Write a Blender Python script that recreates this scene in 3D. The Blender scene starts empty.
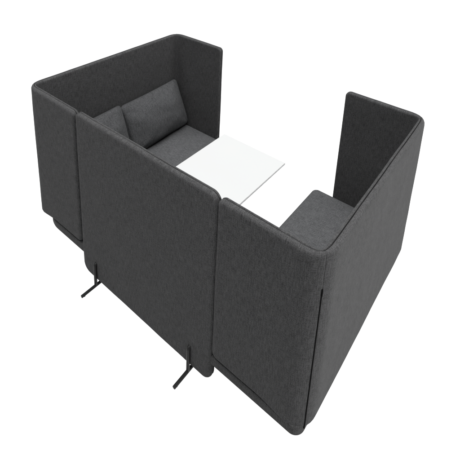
import bpy, bmesh, math, random
from mathutils import Vector, Matrix, noise

random.seed(4)
scene = bpy.context.scene
COL = scene.collection

# ------------------------------------------------------------------ sizes (metres)
LEN = 2.489        # left back outside -> right back outside
DEP = 1.624        # near side outside -> far side outside
TOP = 1.35         # top of the upholstered walls
SHELL_Z = 0.238    # lower edge of the sofa walls
THK = 0.05         # wall thickness
CORNER = 0.122     # plan radius of the outer wall corners

# ------------------------------------------------------------------ materials
def new_mat(name):
    m = bpy.data.materials.new(name)
    m.use_nodes = True
    nt = m.node_tree
    return m, nt, nt.nodes['Principled BSDF']

def fabric(name, dark, light, bump=0.22, sheen=0.02):
    """Woven two-tone upholstery: threads run along u and v of the cloth's own UVs (in metres)."""
    m, nt, b = new_mat(name)
    N, L = nt.nodes, nt.links
    tc = N.new('ShaderNodeTexCoord')
    def thread(sx, sy, detail):
        mp = N.new('ShaderNodeMapping')
        mp.inputs['Scale'].default_value = (sx, sy, 1.0)
        L.new(tc.outputs['UV'], mp.inputs['Vector'])
        n = N.new('ShaderNodeTexNoise')
        n.noise_dimensions = '2D'
        n.inputs['Scale'].default_value = 1.0
        n.inputs['Detail'].default_value = detail
        n.inputs['Roughness'].default_value = 0.6
        L.new(mp.outputs['Vector'], n.inputs['Vector'])
        return n.outputs['Fac']
    def math_(op, a, bb, c=None):
        n = N.new('ShaderNodeMath'); n.operation = op
        for i, v in enumerate((a, bb) if c is None else (a, bb, c)):
            if isinstance(v, (int, float)): n.inputs[i].default_value = v
            else: L.new(v, n.inputs[i])
        return n.outputs[0]
    vert = thread(200.0, 20.0, 2.0)        # slubby vertical yarns
    hor = thread(28.0, 190.0, 2.0)         # horizontal yarns
    grain = thread(215.0, 205.0, 1.0)      # the weave's grain
    cloud = thread(9.0, 7.0, 2.0)          # soft uneven wear
    s = math_('MULTIPLY_ADD', vert, 0.36, math_('MULTIPLY', hor, 0.25))
    s = math_('MULTIPLY_ADD', grain, 0.40, s)
    s = math_('MULTIPLY_ADD', cloud, 0.06, s)
    rng = N.new('ShaderNodeMapRange')
    rng.inputs['From Min'].default_value = 0.40
    rng.inputs['From Max'].default_value = 0.67
    L.new(s, rng.inputs['Value'])
    mix = N.new('ShaderNodeMix'); mix.data_type = 'RGBA'
    mix.inputs['A'].default_value = (*dark, 1); mix.inputs['B'].default_value = (*light, 1)
    L.new(rng.outputs['Result'], mix.inputs['Factor'])
    L.new(mix.outputs['Result'], b.inputs['Base Color'])
    b.inputs['Roughness'].default_value = 0.93
    b.inputs['Specular IOR Level'].default_value = 0.10
    b.inputs['Sheen Weight'].default_value = sheen
    b.inputs['Sheen Roughness'].default_value = 0.45
    wave = thread(3.2, 2.2, 2.0)                            # upholstery never lies dead flat
    bp0 = N.new('ShaderNodeBump'); bp0.inputs['Strength'].default_value = 0.15
    bp0.inputs['Distance'].default_value = 0.02
    L.new(wave, bp0.inputs['Height'])
    bp = N.new('ShaderNodeBump'); bp.inputs['Strength'].default_value = bump
    bp.inputs['Distance'].default_value = 0.002
    L.new(s, bp.inputs['Height']); L.new(bp0.outputs['Normal'], bp.inputs['Normal'])
    L.new(bp.outputs['Normal'], b.inputs['Normal'])
    return m

def plain(name, col, rough=0.5, spec=0.5, metal=0.0, var=0.0, vscale=40.0):
    m, nt, b = new_mat(name)
    b.inputs['Roughness'].default_value = rough
    b.inputs['Specular IOR Level'].default_value = spec
    b.inputs['Metallic'].default_value = metal
    N, L = nt.nodes, nt.links
    tc = N.new('ShaderNodeTexCoord')
    n = N.new('ShaderNodeTexNoise'); n.inputs['Scale'].default_value = vscale
    n.inputs['Detail'].default_value = 3.0
    L.new(tc.outputs['Object'], n.inputs['Vector'])
    mix = N.new('ShaderNodeMix'); mix.data_type = 'RGBA'
    mix.inputs['A'].default_value = (*[c * (1 - var) for c in col], 1)
    mix.inputs['B'].default_value = (*[min(1, c * (1 + var)) for c in col], 1)
    L.new(n.outputs['Fac'], mix.inputs['Factor'])
    L.new(mix.outputs['Result'], b.inputs['Base Color'])
    return m

WALL_FABRIC = fabric('charcoal_wall_fabric', (0.0095, 0.0095, 0.0097), (0.0320, 0.0320, 0.0324))
LIT_FABRIC = fabric('charcoal_lit_fabric', (0.0160, 0.0163, 0.0170), (0.0430, 0.0438, 0.0452))  # wall cloth painted lighter, standing in for light on seats and cushions
BASE_FABRIC = fabric('dark_base_fabric', (0.008, 0.008, 0.008), (0.029, 0.029, 0.029), sheen=0.02)
PIPING = plain('black_piping_cord', (0.005, 0.005, 0.005), 0.9, 0.03, var=0.3, vscale=400)
ZIP = plain('black_zip_tape', (0.002, 0.002, 0.002), 0.85, 0.02, var=0.3, vscale=300)
METAL = plain('black_powder_coat', (0.004, 0.004, 0.004), 0.5, 0.15, var=0.2, vscale=300)
LAMINATE = plain('white_laminate', (0.236, 0.2385, 0.2373), 0.5, 0.15, var=0.01, vscale=3)
EDGING = plain('grey_edge_band', (0.72, 0.72, 0.72), 0.6, 0.2, var=0.0, vscale=60)
TABLE_METAL = plain('white_coated_steel', (0.6, 0.6, 0.6), 0.4, 0.4, var=0.02)

def acrylic(name):
    """White translucent acrylic, added so light from below hides floor shadows."""
    m, nt, b = new_mat(name)
    b.inputs['Base Color'].default_value = (0.8, 0.8, 0.8, 1)
    b.inputs['Roughness'].default_value = 0.9
    b.inputs['Specular IOR Level'].default_value = 0.0
    tr = nt.nodes.new('ShaderNodeBsdfTranslucent')
    tr.inputs['Color'].default_value = (0.85, 0.85, 0.85, 1)
    mx = nt.nodes.new('ShaderNodeMixShader')
    mx.inputs[0].default_value = 0.85
    nt.links.new(b.outputs[0], mx.inputs[1]); nt.links.new(tr.outputs[0], mx.inputs[2])
    nt.links.new(mx.outputs[0], nt.nodes['Material Output'].inputs['Surface'])
    return m
GROUND = acrylic('added_backlit_acrylic')

# ------------------------------------------------------------------ object helpers
def link(name, bm, mat, parent=None, smooth=True):
    me = bpy.data.meshes.new(name)
    bmesh.ops.recalc_face_normals(bm, faces=bm.faces)
    bm.to_mesh(me); bm.free()
    if smooth:
        for p in me.polygons: p.use_smooth = True
    me.materials.append(mat)
    o = bpy.data.objects.new(name, me)
    COL.objects.link(o)
    if parent is not None: o.parent = parent
    return o

def thing(name, label, cat, loc=(0, 0, 0), rz=0.0, group=None):
    o = bpy.data.objects.new(name, None)
    COL.objects.link(o)
    o.empty_display_size = 0.1
    o.location = loc; o.rotation_euler = (0, 0, rz)
    o['label'] = label; o['category'] = cat
    if group: o['group'] = group
    return o

def tube(bm, pts, r, seg=12, closed=False, cap=True):
    """Round tube along a list of points."""
    pts = [Vector(p) for p in pts]
    n = len(pts)
    rings = []
    prev = None
    for i, p in enumerate(pts):
        if closed: t = pts[(i + 1) % n] - pts[i - 1]
        else: t = pts[min(i + 1, n - 1)] - pts[max(i - 1, 0)]
        t.normalize()
        if prev is None:
            a = Vector((0, 0, 1)) if abs(t.z) < 0.9 else Vector((1, 0, 0))
            u = t.cross(a).normalized()
        else:
            u = (prev - t * prev.dot(t)).normalized()
        prev = u
        v = t.cross(u)
        rings.append([bm.verts.new(p + (u * math.cos(k * 2 * math.pi / seg) + v * math.sin(k * 2 * math.pi / seg)) * r)
                      for k in range(seg)])
    m = n if closed else n - 1
    for i in range(m):
        A, B = rings[i], rings[(i + 1) % n]
        for k in range(seg):
            bm.faces.new((A[k], A[(k + 1) % seg], B[(k + 1) % seg], B[k]))
    if cap and not closed:
        bm.faces.new(list(reversed(rings[0]))); bm.faces.new(rings[-1])

# cross-section of an upholstered wall: (inset from the outline, depth from the outer face)
def profile(t):
    s = t / 0.05
    return [(0.026, 0.0), (0.016, 0.0012 * s), (0.009, 0.0045 * s), (0.004, 0.010 * s), (0.0008, 0.0175 * s),
            (0.0, 0.0245 * s), (0.0012, 0.0278 * s), (0.0085, 0.0292 * s), (0.0085, 0.0332 * s), (0.0012, 0.0346 * s),
            (0.0004, 0.0385 * s), (0.003, 0.0445 * s), (0.0085, 0.0487 * s), (0.016, 0.05 * s)]
GROOVE = 7

def rrect(u, v, u0, u1, v0, v1, R):
    """Move a point of the rectangle into the rectangle with rounded corners; R = radii (u0v0, u1v0, u1v1, u0v1)."""
    for (cu, cv, su, sv, r) in ((u0, v0, -1, -1, R[0]), (u1, v0, 1, -1, R[1]), (u1, v1, 1, 1, R[2]), (u0, v1, -1, 1, R[3])):
        if r <= 1e-6: continue
        a = (u - (cu - su * r)) * su / r
        b = (v - (cv - sv * r)) * sv / r
        if a > 0 and b > 0:
            a, b = min(a, 1), min(b, 1)
            a2 = a * math.sqrt(max(0, 1 - b * b / 2)); b2 = b * math.sqrt(max(0, 1 - a * a / 2))
            return cu - su * r + a2 * r * su, cv - sv * r + b2 * r * sv
    return u, v

def stations(lo, hi, r0, r1, step, extra=()):
    """Grid lines between lo and hi, dense near both ends."""
    s = set()
    for k in range(11):
        s.add(round(lo + r0 * k / 10, 5)); s.add(round(hi - r1 * k / 10, 5))
    n = max(2, int((hi - lo - r0 - r1) / step))
    for k in range(n + 1): s.add(round(lo + r0 + (hi - lo - r0 - r1) * k / n, 5))
    for e in extra: s.add(round(e, 5))
    out = []
    for x in sorted(s):
        if not out or x - out[-1] > 0.0015: out.append(x)
    return out

def sheet(u0, u1, v0, v1, R, t, place, name, mat, parent, seam=(False, False), uvoff=(0, 0), step=0.09):
    """An upholstered slab: a rounded rectangle in (u, v), thickness t, mapped to space by place(u, v, w).
    seam = (at u0, at u1): that end butts against the next panel with only a fine tucked seam."""
    prof = profile(t)
    dmax = prof[0][0]
    RR = [max(r, dmax + 0.004) for r in R]
    us = stations(u0, u1, 0.012 if seam[0] else max(RR[0], RR[3]), 0.012 if seam[1] else max(RR[1], RR[2]), step)
    vs = stations(v0, v1, max(RR[0], RR[1]), max(RR[2], RR[3]), step)
    nu, nv = len(us), len(vs)
    bm = bmesh.new()
    uvl = bm.loops.layers.uv.new('UVMap')
    def pt(i, j, d):
        a0 = 0.0 if seam[0] else d
        a1 = 0.0 if seam[1] else d
        uu = u0 + a0 + (us[i] - u0) * (u1 - u0 - a0 - a1) / (u1 - u0)
        vv = v0 + d + (vs[j] - v0) * (v1 - v0 - 2 * d) / (v1 - v0)
        r = [max(0.001, x - d) for x in RR]
        if seam[0]: r[0] = r[3] = 0
        if seam[1]: r[1] = r[2] = 0
        return rrect(uu, vv, u0 + a0, u1 - a1, v0 + d, v1 - d, r)
    def tuck(u):
        k = 0.0
        if seam[0]: k = max(k, 1 - (u - u0) / 0.007)
        if seam[1]: k = max(k, 1 - (u1 - u) / 0.007)
        return 0.0026 * max(0.0, k) ** 2
    uvof = {}
    def vert(u, v, w):
        q = tuck(u)
        mid = t * 0.5
        w2 = w + (q if w < mid else -q)
        # hand upholstered: faces and edges wander by a millimetre or two
        w2 += 0.0030 * noise.noise(Vector((u * 2.6 + uvoff[0], v * 2.6, 1.0))) + 0.0009 * noise.noise(Vector((u * 11 + uvoff[0], v * 9, 4.0)))
        wob = 0.0012 * noise.noise(Vector((u * 6.0 + uvoff[0], v * 2.0, 7.0)))
        vt = bm.verts.new(place(u, v + wob - (q if v > (v0 + v1) / 2 else -q), w2))
        uvof[vt] = (u + uvoff[0] + (0.7 if w > mid else 0), v + uvoff[1] + w)
        return vt
    faceO = [[vert(*pt(i, j, dmax), prof[0][1]) for j in range(nv)] for i in range(nu)]
    dI = prof[-1][0]
    faceI = [[vert(*pt(i, j, dI), prof[-1][1]) for j in range(nv)] for i in range(nu)]
    for G in (faceO, faceI):
        for i in range(nu - 1):
            for j in range(nv - 1):
                bm.faces.new((G[i][j], G[i + 1][j], G[i + 1][j + 1], G[i][j + 1]))
    ring = [(i, 0) for i in range(nu)] + [(nu - 1, j) for j in range(1, nv)] + \
           [(i, nv - 1) for i in range(nu - 2, -1, -1)] + [(0, j) for j in range(nv - 2, 0, -1)]
    loops = []
    for k, (d, w) in enumerate(prof):
        if k == 0: loops.append([faceO[i][j] for i, j in ring])
        elif k == len(prof) - 1: loops.append([faceI[i][j] for i, j in ring])
        else: loops.append([vert(*pt(i, j, d), w) for i, j in ring])
    for k in range(len(prof) - 1):
        A, B = loops[k], loops[k + 1]
        for q in range(len(ring)):
            q2 = (q + 1) % len(ring)
            bm.faces.new((A[q], A[q2], B[q2], B[q]))
    for f in bm.faces:
        for lp in f.loops: lp[uvl].uv = uvof[lp.vert]
    o = link(name, bm, mat, parent)
    # piping cord lying in the groove of the rim
    d, w = prof[GROOVE]
    w = (prof[GROOVE][1] + prof[GROOVE + 1][1]) / 2
    path = []
    for (i, j) in ring:
        if (seam[0] and i == 0 and 0 < j < nv - 1) or (seam[1] and i == nu - 1 and 0 < j < nv - 1): continue
        path.append(((i, j), place(*pt(i, j, d - 0.0030), w)))
    if seam[0] or seam[1]:
        # start the cord at the seam end
        idx = 0
        for k in range(len(path)):
            a, b = path[k - 1][0], path[k][0]
            if (seam[0] and a[0] == 0 and b[0] == 0) or (seam[1] and a[0] == nu - 1 and b[0] == nu - 1):
                idx = k; break
        path = path[idx:] + path[:idx]
    segs = [[p for _, p in path]]
    if seam[0] and seam[1]:   # two runs: one on the top, one on the bottom
        run = [[], []]
        for (i, j), p in path: run[0 if j == 0 else 1].append((i, p))
        segs = [[p for _, p in sorted(r, key=lambda e: e[0])] for r in run]
    for s in segs:
        bm = bmesh.new()
        tube(bm, s, 0.0024, 6, closed=not (seam[0] or seam[1]))
        link('piping', bm, PIPING, o)
    return o

# ------------------------------------------------------------------ sofa (built with its back at x = 0, facing +x)
def wall_path(depth):
    """Outer plan line: near arm front -> near corner -> back -> far corner -> far arm front. Returns place() and seam stations."""
    a = depth - CORNER
    arc = CORNER * math.pi / 2
    bl = DEP - 2 * CORNER
    s1, s2, s3, s4 = a, a + arc, a + arc + bl, a + 2 * arc + bl
    total = 2 * a + 2 * arc + bl
    def corner(g, w):
        # outer face: a wide arc; inner face: a much tighter one (thick foam in the corner)
        ro, ri = CORNER, 0.03
        a = g * math.pi / 2
        po = Vector((ro - ro * math.sin(a), ro - ro * math.cos(a)))
        ex = ro - THK - ri
        f = ex / (2 * ex + ri * math.pi / 2)
        c = THK + ri
        if g < f: pi_ = Vector((ro - ex * g / f, THK))
        elif g > 1 - f: pi_ = Vector((THK, c + ex * (g - 1 + f) / f))
        else:
            b = (g - f) / (1 - 2 * f) * math.pi / 2
            pi_ = Vector((c - ri * math.sin(b), c - ri * math.cos(b)))
        return po.lerp(pi_, w / THK)
    def place(u, v, w):
        if u <= s1: q = Vector((depth - u, w))
        elif u <= s2: q = corner((u - s1) / arc, w)
        elif u <= s3: q = Vector((w, CORNER + u - s2))
        elif u <= s4:
            q = corner(1 - (u - s3) / arc, w); q.y = DEP - q.y
        else: q = Vector((CORNER + u - s4, DEP - w))
        # the arms' lower edge sits a little higher than the back's
        away = min(abs(u - s1), abs(u - s4)) if (u < s1 or u > s4) else 0.0
        lift = 0.026 * min(1.0, away / 0.15) * max(0.0, 1 - (v - SHELL_Z) / 0.4)
        return Vector((q.x, q.y, v + lift))
    return place, s1 + 0.59 * arc, s3 + 0.41 * arc, total

def soft_block(x0, x1, y0, y1, z0, z1, r_plan, r_edge, name, mat, parent, crown=0.0, step=0.06, uvoff=(0, 0), side_uv=False):
    """A padded block: rounded plan corners, rolled top edges, a slightly domed top. r_plan = four radii."""
    xs = stations(x0, x1, max(r_plan[0], r_plan[3], 0.02), max(r_plan[1], r_plan[2], 0.02), step)
    ys = stations(y0, y1, max(r_plan[0], r_plan[1], 0.02), max(r_plan[2], r_plan[3], 0.02), step)
    nx, ny = len(xs), len(ys)
    bm = bmesh.new()
    uvl = bm.loops.layers.uv.new('UVMap'); uvof = {}
    def pt(i, j, d):
        xx = x0 + d + (xs[i] - x0) * (x1 - x0 - 2 * d) / (x1 - x0)
        yy = y0 + d + (ys[j] - y0) * (y1 - y0 - 2 * d) / (y1 - y0)
        return rrect(xx, yy, x0 + d, x1 - d, y0 + d, y1 - d, [max(0.003, r - d) for r in r_plan])
    def vert(x, y, z, kv=0.0):
        a = (x - x0) / (x1 - x0) * 2 - 1; b = (y - y0) / (y1 - y0) * 2 - 1
        dz = crown * max(0, 1 - a ** 4) * max(0, 1 - b ** 4) if z > (z0 + z1) / 2 else 0
        vt = bm.verts.new((x, y, z + dz)); uvof[vt] = (x + y, z) if side_uv else (y + uvoff[0], x + kv + uvoff[1]); return vt
    topg = [[vert(*pt(i, j, r_edge), z1) for j in range(ny)] for i in range(nx)]
    botg = [[vert(*pt(i, j, r_edge * 0.5), z0) for j in range(ny)] for i in range(nx)]
    for G in (topg, botg):
        for i in range(nx - 1):
            for j in range(ny - 1): bm.faces.new((G[i][j], G[i + 1][j], G[i + 1][j + 1], G[i][j + 1]))
    ring = [(i, 0) for i in range(nx)] + [(nx - 1, j) for j in range(1, ny)] + \
           [(i, ny - 1) for i in range(nx - 2, -1, -1)] + [(0, j) for j in range(ny - 2, 0, -1)]
    loops = [[topg[i][j] for i, j in ring]]
    for k in range(1, 7):
        g = k / 6 * math.pi / 2
        d = r_edge * (1 - math.sin(g)); z = z1 - r_edge * (1 - math.cos(g))
        loops.append([vert(*pt(i, j, d), z, z1 - z) for i, j in ring])
    for k in range(0, 3):
        g = k / 3 * math.pi / 2
        d = r_edge * 0.5 * (1 - math.cos(g)); z = z0 + r_edge * 0.5 * (1 - math.sin(g))
        loops.append([vert(*pt(i, j, d), z, z1 - z) for i, j in ring])
    loops.append([botg[i][j] for i, j in ring])
    for k in range(len(loops) - 1):
        A, B = loops[k], loops[k + 1]
        for q in range(len(ring)):
            q2 = (q + 1) % len(ring)
            bm.faces.new((A[q], A[q2], B[q2], B[q]))
    for f in bm.faces:
        for lp in f.loops: lp[uvl].uv = uvof[lp.vert]
    return link(name, bm, mat, parent)

def make_sofa(label, loc, rz, depth, zip_y, rb, bx):
    t = thing('high_back_sofa', label, 'sofa', loc, rz, 'high back sofas facing each other')
    place, m1, m2, total = wall_path(depth)
    uo = (loc[0] * 1.7 + 3.1, rz)
    sheet(0, m1, SHELL_Z, TOP, (0.045, 0, 0, 0.04), THK, place, 'side_panel', WALL_FABRIC, t, (False, True), uo, step=0.03)
    sheet(m1, m2, SHELL_Z, TOP, (0, 0, 0, 0), THK, place, 'back_panel', WALL_FABRIC, t, (True, True), uo, step=0.025)
    sheet(m2, total, SHELL_Z, TOP, (0, 0.045, 0.04, 0), THK, place, 'side_panel', WALL_FABRIC, t, (True, False), uo, step=0.03)
    # upholstered base under the seat, a little lower than the walls
    soft_block(bx, depth + 0.06, 0.002, DEP - 0.002, 0.200, 0.262, (rb, 0.03, 0.03, rb), 0.012, 'base', BASE_FABRIC, t, step=0.2, side_uv=True)
    soft_block(THK + 0.002, 0.772, THK + 0.003, DEP - THK - 0.003, 0.264, 0.386, (0.02, 0.05, 0.05, 0.02), 0.026,
               'seat_cushion', LIT_FABRIC, t, crown=0.010, uvoff=(rz, 2.0))
    # zip let into the corner seam
    for (m, show) in ((m1, zip_y == 'near'), (m2, zip_y == 'far')):
        if not show: continue
        bm = bmesh.new()
        pts = [place(m, z, 0.0008) for z in (SHELL_Z + 0.001, SHELL_Z + 0.02, 0.4, 0.6, 0.8, 1.0, 1.15)]
        tube(bm, pts, 0.0034, 8)
        z = link('zipper', bm, ZIP, t)
        bm = bmesh.new()
        tube(bm, [place(m, 1.150, -0.002), place(m, 1.140, -0.003), place(m, 1.118, -0.003), place(m, 1.112, -0.002)], 0.0036, 8)
        link('zip_pull', bm, ZIP, z)
    for (x, y) in ((0.2, 0.24), (0.2, DEP - 0.24), (depth - 0.1, 0.24), (depth - 0.1, DEP - 0.24)):
        bm = bmesh.new()
        tube(bm, [(x, y, 0.0), (x, y, 0.006), (x, y, 0.1), (x, y, 0.199)], 0.018, 16)
        link('leg', bm, METAL, t)
    return t

DL, DR = 0.628, 0.610
make_sofa('charcoal high-back sofa on the left holding two plump back cushions', (0, 0, 0), 0.0, DL, None, 0.26, 0.05)
make_sofa('charcoal high-back sofa turned away on the right with bare seat and black corner zip', (LEN, DEP, 0), math.pi, DR, 'far', 0.06, 0.027)

# ------------------------------------------------------------------ loose back cushions in the left sofa
def make_cushion(label, cy, seed, tilt, w=0.725, h=0.488, th=0.205, roll=0.0, x=0.232):
    t = thing('back_cushion', label, 'cushion', (x, cy, 0.395), 0.0, 'back cushions in the left sofa')
    rot = Matrix.Rotation(math.radians(roll), 3, 'X') @ Matrix.Rotation(-math.radians(tilt), 3, 'Y')
    n, m = 44, 32
    bm = bmesh.new(); uvl = bm.loops.layers.uv.new('UVMap'); uvof = {}
    def curve(i, k):   # denser towards the edges
        s = i / k * 2 - 1
        return math.sin(s * math.pi / 2) * 0.75 + s * 0.25
    def surf(a, b, side):
        ea = 1 - abs(a) ** 2.5; eb = 1 - abs(b) ** 2.3
        puff = (max(0, ea) ** 0.5) * (max(0, eb) ** 0.5)
        q = noise.noise(Vector((a * 1.7 + seed, b * 1.7, side * 3.0))) * 0.016
        q += noise.noise(Vector((a * 4 + seed, b * 4, side * 3.0 + 9))) * 0.004
        # corner ears: the outline draws in a little between the corners
        yy = a * w / 2 * (1 - 0.022 * (1 - b * b)); zz = b * h / 2 * (1 - 0.03 * (1 - a * a))
        rc = 0.045
        yy, zz = rrect(yy, zz, -w / 2, w / 2, -h / 2, h / 2, (rc,) * 4)
        # wrinkles fanning out of the corners
        wr = 0.0
        for sa in (-1, 1):
            for sb in (-1, 1):
                dx, dy = (1 - a * sa), (1 - b * sb)
                rr = math.hypot(dx, dy)
                wr += 0.0075 * math.sin(math.atan2(dy, dx + 1e-6) * 9 + seed) * math.exp(-((rr - 0.33) / 0.2) ** 2)
        return Vector((side * (th / 2 * puff * (1.0 - 0.10 * b) + (q + wr) * puff), yy, zz + h / 2))
    grids = []
    for side in (1, -1):
        G = []
        for i in range(n + 1):
            row = []
            for j in range(m + 1):
                a, b = curve(i, n), curve(j, m)
                if side == -1 and (i in (0, n) or j in (0, m)): row.append(grids[0][i][j]); continue
                p = surf(a, b, side)
                vt = bm.verts.new(rot @ p); uvof[vt] = (p.y + seed + (2 if side < 0 else 0), p.z + seed)
                row.append(vt)
            G.append(row)
        grids.append(G)
        for i in range(n):
            for j in range(m):
                bm.faces.new((G[i][j], G[i + 1][j], G[i + 1][j + 1], G[i][j + 1]))
    for f in bm.faces:
        for lp in f.loops: lp[uvl].uv = uvof[lp.vert]
    edge = [grids[0][i][0].co.copy() for i in range(n + 1)] + [grids[0][n][j].co.copy() for j in range(1, m + 1)] + \
           [grids[0][i][m].co.copy() for i in range(n - 1, -1, -1)] + [grids[0][0][j].co.copy() for j in range(m - 1, 0, -1)]
    cv = link('cover', bm, LIT_FABRIC, t)
    bm = bmesh.new(); tube(bm, edge, 0.0035, 6, closed=True)
    link('piping', bm, LIT_FABRIC, cv)
    return t
make_cushion('plump charcoal back cushion in plain view against the far end of the left sofa', 1.211, 1.3, 20.5, roll=2.4)
make_cushion('charcoal back cushion half hidden behind the divider panel', 0.475, 5.8, 19.5, roll=1.2)

# ------------------------------------------------------------------ divider panel on two black feet
PX0, PX1, PZ0 = 0.645, 1.884, 0.05
scr = thing('divider_panel', 'flat charcoal upholstered divider panel standing on two black tube feet between the sofas', 'divider',
            ((PX0 + PX1) / 2, 0.0, 0))
cx = (PX0 + PX1) / 2
hw = (PX1 - PX0) / 2
sheet(-hw, hw, PZ0, TOP + 0.010, (0.075, 0.065, 0.06, 0.03), THK, lambda u, v, w: Vector((u, w - 0.004, v)), 'panel', WALL_FABRIC, scr, uvoff=(9, 0))
for fx in (0.806, 1.720):
    x = fx - cx
    bm = bmesh.new()
    r = 0.0112
    pts = [(x, 0.004, 0.204), (x, -0.006, 0.203), (x, -0.0125, 0.197), (x, -0.0135, 0.188), (x, -0.0135, 0.1), (x, -0.0135, 0.03), (x, -0.0135, 0.012)]
    tube(bm, pts, r, 14)
    tube(bm, [(x, -0.134, r + 0.002), (x, -0.131, r + 0.002), (x, 0.0, r + 0.002), (x, 0.17, r + 0.002), (x, 0.172, r + 0.002)], r, 14)
    f = link('foot', bm, METAL, scr)
    for yy in (-0.112, 0.156):
        bm = bmesh.new()
        tube(bm, [(x, yy, 0.0), (x, yy, 0.002), (x, yy, 0.005)], 0.008, 12)
        link('glide', bm, METAL, f)

# ------------------------------------------------------------------ table between the sofas
TX0, TX1, TY0, TY1, TZ = 0.928, 1.561, 0.33, 1.294, 0.7013
tb = thing('table', 'rectangular white laminate table with thin grey edge between the two sofas', 'table', ((TX0 + TX1) / 2, (TY0 + TY1) / 2, 0))
def box(bm, x0, x1, y0, y1, z0, z1, bev=0.0):
    r = bmesh.ops.create_cube(bm, size=1.0)
    for v in r['verts']:
        v.co = Vector(((x0 + x1) / 2 + v.co.x * (x1 - x0), (y0 + y1) / 2 + v.co.y * (y1 - y0), (z0 + z1) / 2 + v.co.z * (z1 - z0)))
    if bev:
        es = list({e for v in r['verts'] for e in v.link_edges})
        bmesh.ops.bevel(bm, geom=es, offset=bev, segments=2, affect='EDGES', profile=0.5)
w2, d2 = (TX1 - TX0) / 2, (TY1 - TY0) / 2
bm = bmesh.new(); box(bm, -w2 + 0.0005, w2 - 0.0005, -d2 + 0.0005, d2 - 0.0005, TZ - 0.004, TZ, 0.0006); link('tabletop', bm, LAMINATE, tb, False)
bm = bmesh.new(); box(bm, -w2, w2, -d2, d2, TZ - 0.016, TZ - 0.0042); link('edge_band', bm, EDGING, tb, False)
bm = bmesh.new(); tube(bm, [(0, 0, 0.014), (0, 0, 0.02), (0, 0, 0.4), (0, 0, TZ - 0.0205)], 0.035, 24); link('column', bm, TABLE_METAL, tb)
bm = bmesh.new(); box(bm, -0.2, 0.2, -0.28, 0.28, 0.0, 0.0138, 0.004); link('foot_plate', bm, TABLE_METAL, tb, False)

# ------------------------------------------------------------------ white floor
bm = bmesh.new()
bmesh.ops.create_grid(bm, x_segments=8, y_segments=8, size=75.0)
g = link('ground', bm, GROUND, None, False)
g.location = (1.2, 0.8, 0.0)
g['kind'] = 'structure'

# ------------------------------------------------------------------ light: white studio, large soft lamps
w = bpy.data.worlds.new('World'); scene.world = w; w.use_nodes = True
bg = w.node_tree.nodes['Background']
bg.inputs['Color'].default_value = (1.0, 1.0, 1.0, 1); bg.inputs['Strength'].default_value = 0.15

def area(name, loc, target, size, power, col=(1, 1, 1)):
    d = bpy.data.lights.new(name, 'AREA'); d.shape = 'RECTANGLE'
    d.size, d.size_y = size; d.energy = power; d.color = col
    o = bpy.data.objects.new(name, d); COL.objects.link(o)
    o.location = loc
    o.rotation_euler = (Vector(target) - Vector(loc)).to_track_quat('-Z', 'Y').to_euler()
    return o
area('key_softbox', (7.0, 1.2, 1.9), (2.0, 0.8, 0.9), (3.0, 1.8), 480)
area('overhead_softbox', (1.25, 0.1, 9.0), (1.25, 0.1, 0), (9.0, 8.0), 3500)
area('added_front_fill', (0.3, -7.0, 5.2), (1.5, 1.6, 1.0), (4.0, 3.0), 320, (0.97, 0.98, 1.0))  # added fill lamp, brightens the inner walls that face the front
# unseen lamp added under the translucent floor to wash out shadows
area('added_floor_backlight', (1.25, 5.0, -1.0), (1.25, 5.0, 0), (140.0, 140.0), 1.47 * math.pi * 19600)

# ------------------------------------------------------------------ camera (shift lens, calibrated on the photograph)
cd = bpy.data.cameras.new('Camera'); co = bpy.data.objects.new('Camera', cd); COL.objects.link(co)
RX = Vector((0.7884829761378775, 0.6135144226851108, 0.04352757169832672))
RY = Vector((0.20642792653108644, -0.19730543025035985, -0.9583621853672009))
RZ = Vector((-0.5793807966172076, 0.7646375745090452, -0.2822184830237917))
M = Matrix((RX, -RY, -RZ)).transposed().to_4x4()
M.translation = Vector((3.03299931, -1.48828237, 2.92849678))
co.matrix_world = M
cd.sensor_width = 36.0
cd.lens = 444.033 / 460 * 36
cd.shift_x = 0.0
cd.shift_y = -(230 - 5.249) / 460
cd.clip_start = 0.05; cd.clip_end = 300
scene.camera = co

scene.render.engine = 'CYCLES'
scene.view_settings.view_transform = 'Standard'
scene.view_settings.look = 'None'
scene.view_settings.exposure = 0.0
scene.view_settings.gamma = 1.0
